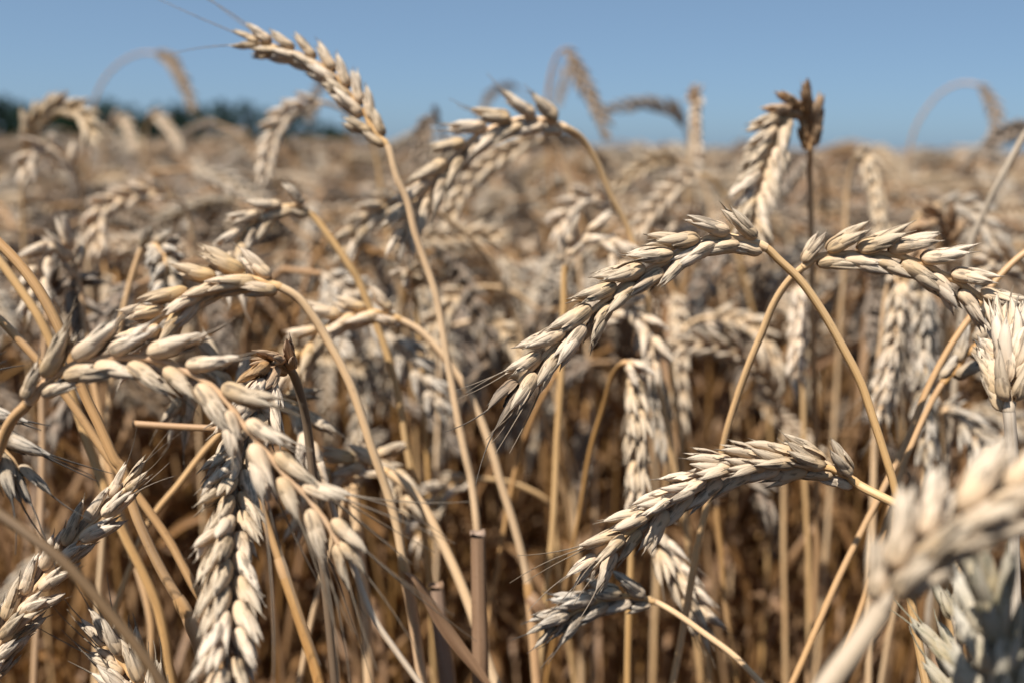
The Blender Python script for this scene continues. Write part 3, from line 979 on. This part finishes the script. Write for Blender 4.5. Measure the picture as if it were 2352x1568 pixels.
stalk('golden straw stem rising straight behind the tip of the sharp middle ear',
      [(1240, 1560, .44), (1253, 1374), (1270, 1203), (1280, 1032), (1288, 859), (1294, 700), (1298, 610, .43)],
      [(1310, 572), (1335, 545), (1368, 538), (1398, 556), (1418, 592), (1428, 640, .42)],
      .43, seed=72, lod=1, r=(.0014, .0018), stem_m='stem')
stalk('tan stem leaning up to the right behind the lower half of the sharp middle ear',
      [(1120, 1420, .46), (1150, 1250), (1199, 1030), (1230, 944), (1271, 869), (1320, 790, .44)],
      [(1360, 742), (1398, 716), (1440, 712), (1475, 738), (1495, 785), (1502, 840, .42)],
      .44, seed=73, lod=1, r=(.0011, .0015), stem_m='stem_rust')
stalk('golden stem slanting up to the right behind the big left ear',
      [(235, 1560, .37), (267, 1408), (308, 1289), (325, 1237), (362, 1169), (410, 1111), (471, 1032), (525, 975, .36)],
      [(560, 942), (600, 915), (645, 912), (682, 935), (705, 975), (715, 1025, .35)],
      .36, seed=74, r=(.0012, .0016), stem_m='stem')
stalk('thick golden stem with a sheathed joint right of the drooping ear at the bottom',
      [(745, 1620, .325), (735, 1565), (684, 1408), (649, 1306), (598, 1162), (570, 1080), (556, 1000), (548, 930, .335)],
      [(535, 885), (510, 858), (478, 852), (448, 872), (428, 912), (418, 960, .34)],
      .335, seed=75, r=(.0014, .0019), stem_m='stem_rust', node=(649, 1306, .329))
stalk('pale thin stem leaning right below the long trailing bristles',
      [(690, 1560, .41), (714, 1436), (745, 1306), (775, 1200), (800, 1115, .40)],
      [(822, 1072), (852, 1052), (885, 1060), (908, 1092), (920, 1135), (925, 1180, .39)],
      .40, seed=76, lod=1, r=(.0011, .0015), stem_m='stem')
stalk('upright dull stem near the left edge behind the big left ear',
      [(82, 1560, .44), (88, 1400), (92, 1237), (99, 1032), (97, 900), (104, 780), (112, 700, .43)],
      [(122, 662), (142, 645), (165, 658), (180, 695), (188, 740, .42)],
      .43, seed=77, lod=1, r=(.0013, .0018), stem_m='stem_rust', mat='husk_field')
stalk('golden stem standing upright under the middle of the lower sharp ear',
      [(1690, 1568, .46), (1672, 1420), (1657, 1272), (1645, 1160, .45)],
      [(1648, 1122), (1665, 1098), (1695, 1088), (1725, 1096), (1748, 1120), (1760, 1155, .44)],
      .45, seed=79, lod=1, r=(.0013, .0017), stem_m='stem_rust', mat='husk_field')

stalk('hooked brownish ear poking above the horizon left of the arched middle ear',
      [(1030, 480, .8), (1027, 390), (1021, 325), (1010, 284, .78)], [(996, 268), (981, 288), (970, 318), (961, 350), (955, 385, .75)],
      .77, seed=80, lod=1, mat='husk_old_shaded', stem_m='stem_field')
stalk('dark blurred ear showing just under the head of the tallest ear',
      [(805, 420, 1.25), (800, 300), (788, 225), (770, 195, 1.2)], [(752, 190), (731, 208), (719, 238), (713, 268, 1.17)],
      1.2, seed=81, lod=1, mat='husk_old_shaded', stem_m='stem_field')
stalk('faint grey ear on a hooked stem above the arched middle ear',
      [(1246, 380, 1.7), (1240, 290), (1222, 232), (1188, 202, 1.65)], [(1150, 203), (1128, 217), (1114, 242), (1106, 272, 1.6)],
      1.63, seed=82, lod=1, mat='husk_old_shaded', stem_m='stem_field')
stalk('pale nodding ear cut into the dark wood at the left of the tallest ear',
      [(228, 520, 1.15), (232, 400), (242, 320), (254, 290, 1.1)], [(272, 274), (288, 284), (298, 308), (305, 338, 1.07)],
      1.1, seed=83, lod=1)
stalk('slanting pale ear against the dark wood under the ghostly hoop',
      [(322, 520, 1.15), (328, 380), (335, 300), (345, 274, 1.1)], [(358, 268), (378, 284), (396, 306), (411, 334, 1.07)],
      1.1, seed=84, lod=1)
stalk('blurred ear pointing left at the far right edge of the horizon',
      [(2440, 480, .85), (2425, 370), (2405, 312), (2380, 296, .82)], [(2350, 294), (2318, 302), (2292, 316), (2270, 335, .8)],
      .82, seed=85, lod=1, mat='husk_old_shaded', stem_m='stem_field')

# ------------------------------------------------------------------ cut stubble, loose straws
def cut_stub(label, pts, d, rad, mat):
    g = Geo()
    tr = trace(pts, d)
    v = unit(tr[-1] - tr[-2])
    base = np.array([tr[-1][0] + v[0] * 0.05, tr[-1][1] + v[1] * 0.05, 0.0])
    c = catmull(tr + [base], 8)
    tube(g, c, np.linspace(rad * 0.94, rad * 1.1, len(c)), 14, 3.3)
    e = link('cut_straw', None, None, base)
    tag(e, label, 'cut straw', 'cut straws among the wheat stems')
    link('stem', g.mesh('stem', M[mat], base), e)
    g = Geo()                                        # ragged hollow rim and the pith sunk in it
    t0, u0, w0 = [q[0] for q in frames(c[:3])]
    k = 14
    a = np.linspace(0, 2 * math.pi, k, endpoint=False)
    rng = np.random.default_rng(int(rad * 1e6))
    ring = lambda r, h: np.array([c[0] - t0 * (h + rng.uniform(0, 0.0016)) + r * (u0 * math.cos(x) + w0 * math.sin(x)) for x in a])
    v3 = np.concatenate([ring(rad * 0.98, 0.0), ring(rad * 0.98, 0.0010), ring(rad * 0.74, 0.0006), ring(rad * 0.6, -0.003)])
    f = [(i * k + j, i * k + (j + 1) % k, (i + 1) * k + (j + 1) % k, (i + 1) * k + j) for i in range(3) for j in range(k)] + [tuple(3 * k + j for j in range(k))]
    g.add(v3, f, v3[:, :2] * 300)
    link('cut_end', g.mesh('cut_end', M[mat], base), e)


cut_stub('thick cut straw standing among the stems below the middle of the field', [(1098, 1232), (1101, 1400), (1104, 1568)], .345, .0028, 'stem_dull')
cut_stub('cut straw standing just left of the thicker one, its top lower', [(1003, 1352), (1015, 1470), (1029, 1568)], .35, .0028, 'stem_dull')


cut_stub('cut straw with a bright top left of the bowed bright stem, half hidden by bristles', [(812, 1122), (826, 1280), (842, 1420)], .40, .0022, 'stem')


def straw(label, pts, d, rad, mat):
    g = Geo()
    c = catmull(trace(pts, d), 8)
    tube(g, c, np.linspace(rad, rad * 0.85, len(c)), 10, 1.7, True)
    tag(link('loose_straw', g.mesh('loose_straw', M[mat])), label, 'straw')


straw('pale loose straw lying level across the gap left of the drooping ear', [(306, 973), (420, 980), (530, 985), (640, 992)], .315, .0012, 'stem_field')
straw('thin grey loose straw slanting to the bottom edge below the big left ear',
      [(735, 1060), (775, 1200), (812, 1300), (857, 1415), (912, 1497), (965, 1570), (1040, 1670)], .235, .0008, 'awn')

# ------------------------------------------------------------------ ground, far crop, far wood
def big_ground():
    g = Geo()
    xs = np.array([-1500, -400, -80, -20, -6, -2, 0, 2, 6, 20, 80, 400, 1500.0])
    ys = np.array([-300, -60, -10, -3, 0, 1, 3, 8, 20, 60, 200, 600, 2500.0])
    X, Y = np.meshgrid(xs, ys)
    g.add(np.stack([X, Y, X * 0], -1).reshape(-1, 3), grid_f(len(ys), len(xs)), np.stack([X, Y], -1).reshape(-1, 2))
    tag(link('ground', g.mesh('ground', M['soil'])), 'dark brown soil under the standing wheat', None, None, 'structure')


def far_canopy():
    rng = np.random.default_rng(5)
    g = Geo()
    ys = np.concatenate([np.linspace(26, 60, 70), np.linspace(62, 140, 40), np.linspace(150, 420, 30)])
    u = np.linspace(-0.85, 0.85, 220)
    Y, U = np.meshgrid(ys, u, indexing='ij')
    X = U * Y
    Z = 0.66 + rng.normal(0, 0.035, X.shape)
    Z[0] = 0.0
    g.add(np.stack([X, Y, Z], -1).reshape(-1, 3), grid_f(len(ys), len(u)), np.stack([X, Y], -1).reshape(-1, 2))
    tag(link('distant_wheat', g.mesh('distant_wheat', M['canopy'])), 'far pale brown wheat tops reaching to the horizon', 'wheat field', None, 'stuff')


def far_wood():
    rng = np.random.default_rng(8)
    tr, lf = Geo(), Geo()
    # pixel column, top row in the photo and distance
    row = []
    for px in np.arange(-420, 800, 27):
        top = np.interp(px, [-420, -60, 0, 90, 200, 262, 330, 420, 520, 600, 690, 740, 790], [208, 212, 220, 244, 246, 226, 250, 236, 234, 243, 258, 276, 304])
        row.append((px + rng.uniform(-10, 10), top + rng.uniform(-7, 9), np.interp(px, [-420, 800], [300, 390]) + rng.uniform(-15, 25)))
    for px, top, D in row:
        p = P(px, top, D)
        H = max(p.z, 4.0)
        x, y = p.x, p.y
        w = rng.uniform(3.4, 5.2)
        tube(tr, np.array([[x, y, 0], [x + 0.2, y, H * 0.4], [x + rng.normal(0, .4), y, H * 0.8]]), [0.35, 0.26, 0.1], 6)
        for k in range(3):
            a = rng.uniform(0, 6.28)
            tube(tr, np.array([[x, y, H * 0.35], [x + math.cos(a) * w * 0.4, y + math.sin(a) * w * 0.4, H * 0.55], [x + math.cos(a) * w * 0.7, y + math.sin(a) * w * 0.7, H * 0.72]]), [0.16, 0.1, 0.04], 5)
        cl = [(rng.normal(0, 1.0) * w, rng.normal(0, 0.5) * w, rng.uniform(0.8, 3.2), rng.uniform(1.4, 2.4)) for _ in range(7)] + [(rng.normal(0, 0.45) * w, rng.normal(0, 0.45) * w, rng.uniform(0.25, 0.85) * H, rng.uniform(1.2, 2.3)) for _ in range(9)] + [(0, 0, H - 1.5, 1.6)]
        n = 1500
        pick = rng.integers(0, len(cl), n)
        q = np.array(cl)[pick]
        dirs = rng.normal(0, 1, (n, 3))
        dirs /= np.linalg.norm(dirs, axis=1)[:, None]
        cen = q[:, :3] + dirs * q[:, 3:4] * rng.uniform(0.55, 1.0, (n, 1)) + np.array([x, y, 0])
        cen[:, 2] = np.minimum(cen[:, 2], H + 0.3)
        a1 = rng.normal(0, 1, (n, 3))
        a1 /= np.linalg.norm(a1, axis=1)[:, None]
        a2 = np.cross(a1, rng.normal(0, 1, (n, 3)))
        a2 /= np.linalg.norm(a2, axis=1)[:, None]
        sz = rng.uniform(0.3, 0.75, (n, 1))
        V = np.stack([cen + a1 * sz, cen + a2 * sz * 0.7, cen - a1 * sz, cen - a2 * sz * 0.7], 1).reshape(-1, 3)
        lf.add(V, [(4 * i, 4 * i + 1, 4 * i + 2, 4 * i + 3) for i in range(n)], V[:, :2])
    e = link('far_wood', None)
    tag(e, 'dark green wood on the horizon behind the field at the left', 'wood', None, 'stuff')
    link('crown', lf.mesh('crown', M['tree_leaf']), e)
    link('trunk', tr.mesh('trunk', M['bark']), e)


# ------------------------------------------------------------------ plants of the field: shapes in their own space, base at the origin
def plant_shape(seed, lod, beta, lean, h, ear_l=0.082, mat='husk', stem_m='stem', roll=0.0, leaves=2):
    rng = np.random.default_rng(seed)
    n = 60
    Ltot = h * 1.04 + ear_l
    ss = np.linspace(0, Ltot, n)
    fr = ss / Ltot
    start = 0.74 if beta > 100 else 0.72
    kk = np.clip((fr - start) / (1 - start), 0, 1)
    phi = np.radians(lean) * np.sin(fr * 2.0) + np.radians(beta - lean) * (kk * kk * (3 - 2 * kk))
    step = ss[1] - ss[0]
    wob = np.cumsum(rng.normal(0, 0.006, n))
    x = np.cumsum(np.sin(phi)) * step
    z = np.cumsum(np.cos(phi)) * step
    y = np.cumsum(wob) * step
    c = np.stack([x - x[0], y - y[0], z - z[0]], -1)
    s = arclen(c)
    cut = s[-1] - ear_l
    cs = at_len(c, s, np.linspace(0, cut, 26 if lod else 9))
    ce = at_len(c, s, np.linspace(cut, s[-1], 16 if lod else 8))
    st = Geo()
    r0, r1 = 0.00135 * rng.uniform(0.9, 1.15), 0.0021 * rng.uniform(0.9, 1.15)
    tube(st, cs, np.linspace(r1, r0, len(cs)), 7 if lod else 3, rng.random() * 20)
    if lod:
        for hz in (0.28, 0.52):
            sx = arclen(cs)
            q = np.linspace(cut * hz - 0.004, cut * hz + 0.004, 7)
            tube(st, at_len(cs, sx, q), r1 * (1.05 + 0.6 * np.sin(np.linspace(0, math.pi, 7))), 7)
    ea = Geo()
    rachis(ea, ce, 1.0, 7 if lod else 3)
    face = np.array([0.0, 1.0, 0.0])
    for i, (m, f, term) in enumerate(ear_layout(ce, rng, face, roll, 4.9 if lod else 5.6, 24, 1.0)):
        aw = 'mid' if f > 0.85 else 'short'
        ea.add_geo(spk_geo((1 if lod else 0, aw, 1.0, 3), int(rng.integers(0, 9))), m)
    lv = []
    for k in range(leaves):
        hz = cut * rng.uniform(0.42, 0.84)
        p0 = at_len(c, s, [hz])[0]
        a = rng.uniform(0, 6.28)
        o = np.array([math.cos(a), math.sin(a), 0])
        l = rng.uniform(0.08, 0.2)
        g = Geo()
        leaf_blade(g, [p0, p0 + o * l * 0.35 + np.array([0, 0, l * 0.28]), p0 + o * l * 0.7 + np.array([0, 0, -l * 0.1]), p0 + o * l * 0.8 + np.array([0, 0, -l * 0.75])],
                   rng.uniform(0.0028, 0.0045), rng, rng.uniform(60, 420))
        lv.append(g)
    return st, ea, lv, float(c[:, 2].max()), mat, stem_m


SHAPES = []
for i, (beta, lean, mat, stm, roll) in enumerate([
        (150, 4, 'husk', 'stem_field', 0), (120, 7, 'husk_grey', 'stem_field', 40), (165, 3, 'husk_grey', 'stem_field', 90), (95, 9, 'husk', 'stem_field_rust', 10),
        (138, 5, 'husk_old_shaded', 'stem_field', 70), (60, 8, 'husk_grey', 'stem_field', 20), (155, 10, 'husk_field', 'stem_field_rust', 100), (110, 4, 'husk_old_shaded', 'stem_field', 0),
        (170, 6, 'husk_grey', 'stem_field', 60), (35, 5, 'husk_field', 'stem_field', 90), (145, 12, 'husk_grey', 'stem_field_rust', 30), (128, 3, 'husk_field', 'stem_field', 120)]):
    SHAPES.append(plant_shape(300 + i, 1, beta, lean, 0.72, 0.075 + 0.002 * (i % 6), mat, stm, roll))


def field_individuals():
    """The nearest stalks of the crowd behind the traced ones, each an object with its parts; copies share mesh data."""
    rng = np.random.default_rng(21)
    protos = []
    for st, ea, lv, top, mat, stm in SHAPES:
        e = bpy.data.objects.new('wheat_stalk', None)
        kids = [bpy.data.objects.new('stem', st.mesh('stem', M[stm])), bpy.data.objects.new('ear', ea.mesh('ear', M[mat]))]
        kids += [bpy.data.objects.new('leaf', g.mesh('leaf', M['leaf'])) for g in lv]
        protos.append((e, kids, top))
    band = [
        ('soft tan wheat stalk in the crowd just behind the sharp ears', 'crowd of wheat just behind the front ears'),
        ('blurred straw coloured wheat stalk further back in the crowded field', 'crowd of wheat further back in the field'),
    ]
    pts = []
    tries = 0
    while len(pts) < N_INDIV and tries < 20000:
        tries += 1
        y = math.sqrt(rng.uniform(0.58 ** 2, 1.62 ** 2))
        x = rng.uniform(-0.60, 0.60) * (y + 0.05)
        if any((x - a) ** 2 + (y - b) ** 2 < 0.032 ** 2 for a, b in pts):
            continue
        pts.append((x, y))
    for x, y in pts:
        e0, kids, top = protos[int(rng.integers(0, len(protos)))]
        want = CAM_H - 0.04 - abs(rng.normal(0.0, 0.045)) - 0.02 * max(0.0, 1 - (y - 0.5) / 0.5)
        if y > 0.9 and rng.random() < 0.05:
            want = CAM_H + rng.uniform(0.0, 0.02)
        k = want / top
        e = e0.copy()
        COL.objects.link(e)
        e.location = (x, y, 0)
        e.rotation_euler = (rng.normal(0, 0.09), rng.normal(0, 0.11), rng.uniform(0, 6.283))
        e.scale = (k, k, k)
        lab, grp = band[0 if y < 0.95 else 1]
        tag(e, lab, 'wheat', grp)
        for c in kids:
            o = c.copy()
            COL.objects.link(o)
            o.parent = e


def field_mass():
    """All the rest of the crop, as one object: points carry turn, size and which plant."""
    rng = np.random.default_rng(77)
    protos = []
    for st, ea, lv, top, mat, stm in SHAPES:
        g = Geo()
        g.add_geo(st)
        n1 = len(g.f)
        g.add_geo(ea)
        n2 = len(g.f)
        for q in lv:
            g.add_geo(q)
        me = g.mesh('wheat_plant', [M[stm], M[mat], M['leaf']])
        mi = np.zeros(len(g.f), dtype=np.int32)
        mi[n1:n2] = 1
        mi[n2:] = 2
        me.polygons.foreach_set('material_index', mi)
        protos.append((me, top))
    n_mid = len(protos)
    low = []
    for i in range(8):
        st, ea, lv, top, mat, stm = plant_shape(500 + i, 0, [150, 120, 165, 95, 140, 50, 130, 160][i], [4, 8, 3, 9, 6, 5, 11, 4][i], 0.72, 0.08, ['husk_field', 'husk_grey', 'husk_old_shaded', 'husk_field'][i % 4], 'stem_field', 40 * i, 1)
        g = Geo()
        g.add_geo(st)
        n1 = len(g.f)
        g.add_geo(ea)
        n2 = len(g.f)
        for q in lv:
            g.add_geo(q)
        mi = np.zeros(len(g.f), dtype=np.int32)
        mi[n1:n2] = 1
        mi[n2:] = 2
        low.append((g, mi, top))
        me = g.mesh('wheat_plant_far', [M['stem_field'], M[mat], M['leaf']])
        me.polygons.foreach_set('material_index', mi)
        protos.append((me, top))
    n_low = len(protos)
    for k in range(4):                        # clumps for the distance
        g = Geo()
        mis = []
        for j in range(26):
            q, mi, top = low[int(rng.integers(0, len(low)))]
            h = 0.71 + rng.normal(0, 0.03)
            sc = h / top
            m = np.array(Matrix.Translation((rng.uniform(-.28, .28), rng.uniform(-.28, .28), 0)) @ Matrix.Rotation(rng.uniform(0, 6.28), 4, 'Z') @ Matrix.Scale(sc, 4))
            g.add_geo(q, m)
            mis.append(mi)
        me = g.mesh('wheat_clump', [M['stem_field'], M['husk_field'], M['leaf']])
        me.polygons.foreach_set('material_index', np.concatenate(mis))
        protos.append((me, 0.75))
    P3, rot, scl, idx, tx, ty = [], [], [], [], [], []

    def put(x, y, want, lo, hi, lean=0.085):
        i = int(rng.integers(lo, hi))
        P3.append((x, y, 0.0))
        rot.append(rng.uniform(0, 6.283))
        tx.append(rng.normal(0, lean))
        ty.append(rng.normal(0, lean))
        idx.append(i)
        scl.append(want / protos[i][1])
    # sides of and behind the camera
    for _ in range(4200):
        a = rng.uniform(0, 6.283)
        rr = math.sqrt(rng.uniform(0.22 ** 2, 2.0 ** 2))
        x, y = rr * math.sin(a), rr * math.cos(a)
        if y > -0.30 and abs(x) < 0.62 * (y + 0.05) + 0.34:
            continue
        put(x, y, CAM_H - 0.06 - abs(rng.normal(0, 0.05)), 0, n_mid)
    # the field ahead
    def ahead(n, y0, y1, lo, hi, spread, tall):
        for _ in range(n):
            y = math.sqrt(rng.uniform(y0 * y0, y1 * y1))
            x = rng.uniform(-0.66, 0.66) * (y + 0.1)
            want = CAM_H - 0.045 + rng.normal(0, spread)
            if rng.random() > tall:
                want = min(want, CAM_H - 0.012)
            else:
                want = CAM_H + rng.uniform(-0.01, 0.012 + 0.0018 * min(y, 6.0))
            put(x, y, want, lo, hi)
    for _ in range(1050):
        y = math.sqrt(rng.uniform(0.72 ** 2, 1.62 ** 2))
        put(rng.uniform(-0.60, 0.60) * (y + 0.05), y, CAM_H - 0.05 - abs(rng.normal(0, 0.05)), 0, n_mid)
    for _ in range(420):                        # lower, leaning stalks crossing under the tops
        y = math.sqrt(rng.uniform(0.78 ** 2, 1.6 ** 2))
        put(rng.uniform(-0.66, 0.66) * (y + 0.05), y, rng.uniform(0.60, 0.70), 0, n_mid, 0.2)
    ahead(3600, 1.6, 4.0, 0, n_mid, 0.045, 0.05)
    ahead(9500, 4.0, 12.0, n_mid, n_low, 0.035, 0.04)
    ahead(2600, 12.0, 34.0, n_low, n_low + 4, 0.02, 0.0)
    me = bpy.data.meshes.new('standing_wheat')
    me.from_pydata(P3, [], [])
    for nm, ty, arr in (('turn', 'FLOAT', rot), ('lean_x', 'FLOAT', tx), ('lean_y', 'FLOAT', ty), ('size', 'FLOAT', scl), ('pick', 'INT', idx)):
        at = me.attributes.new(nm, ty, 'POINT')
        at.data.foreach_set('value', np.array(arr, dtype=np.float32 if ty == 'FLOAT' else np.int32))
    ob = link('standing_wheat', me)
    tag(ob, 'mass of ripe wheat filling the field back to the horizon', 'wheat field', None, 'stuff')
    ng = bpy.data.node_groups.new('wheat_scatter', 'GeometryNodeTree')
    ng.interface.new_socket('Geometry', in_out='INPUT', socket_type='NodeSocketGeometry')
    ng.interface.new_socket('Geometry', in_out='OUTPUT', socket_type='NodeSocketGeometry')
    nd = ng.nodes
    gi, go = nd.new('NodeGroupInput'), nd.new('NodeGroupOutput')
    join = nd.new('GeometryNodeJoinGeometry')
    iop = nd.new('GeometryNodeInstanceOnPoints')
    srcs = []
    for pm, top in protos:
        po = bpy.data.objects.new('wheat_plant_source', pm)
        oi = nd.new('GeometryNodeObjectInfo')
        oi.inputs['Object'].default_value = po
        gt = nd.new('GeometryNodeGeometryToInstance')
        ng.links.new(oi.outputs['Geometry'], gt.inputs[0])
        srcs.append(gt)
    for gt in reversed(srcs):
        ng.links.new(gt.outputs[0], join.inputs[0])

    def attr(nm, ty):
        a = nd.new('GeometryNodeInputNamedAttribute')
        a.data_type = ty
        a.inputs[0].default_value = nm
        return a.outputs[0]
    cx = nd.new('ShaderNodeCombineXYZ')
    ng.links.new(attr('lean_x', 'FLOAT'), cx.inputs[0])
    ng.links.new(attr('lean_y', 'FLOAT'), cx.inputs[1])
    ng.links.new(attr('turn', 'FLOAT'), cx.inputs[2])
    ng.links.new(gi.outputs[0], iop.inputs['Points'])
    ng.links.new(join.outputs[0], iop.inputs['Instance'])
    iop.inputs['Pick Instance'].default_value = True
    ng.links.new(attr('pick', 'INT'), iop.inputs['Instance Index'])
    ng.links.new(cx.outputs[0], iop.inputs['Rotation'])
    ng.links.new(attr('size', 'FLOAT'), iop.inputs['Scale'])
    ng.links.new(iop.outputs[0], go.inputs[0])
    md = ob.modifiers.new('scatter', 'NODES')
    md.node_group = ng


N_INDIV = 221
big_ground()
far_canopy()
far_wood()
field_individuals()
field_mass()
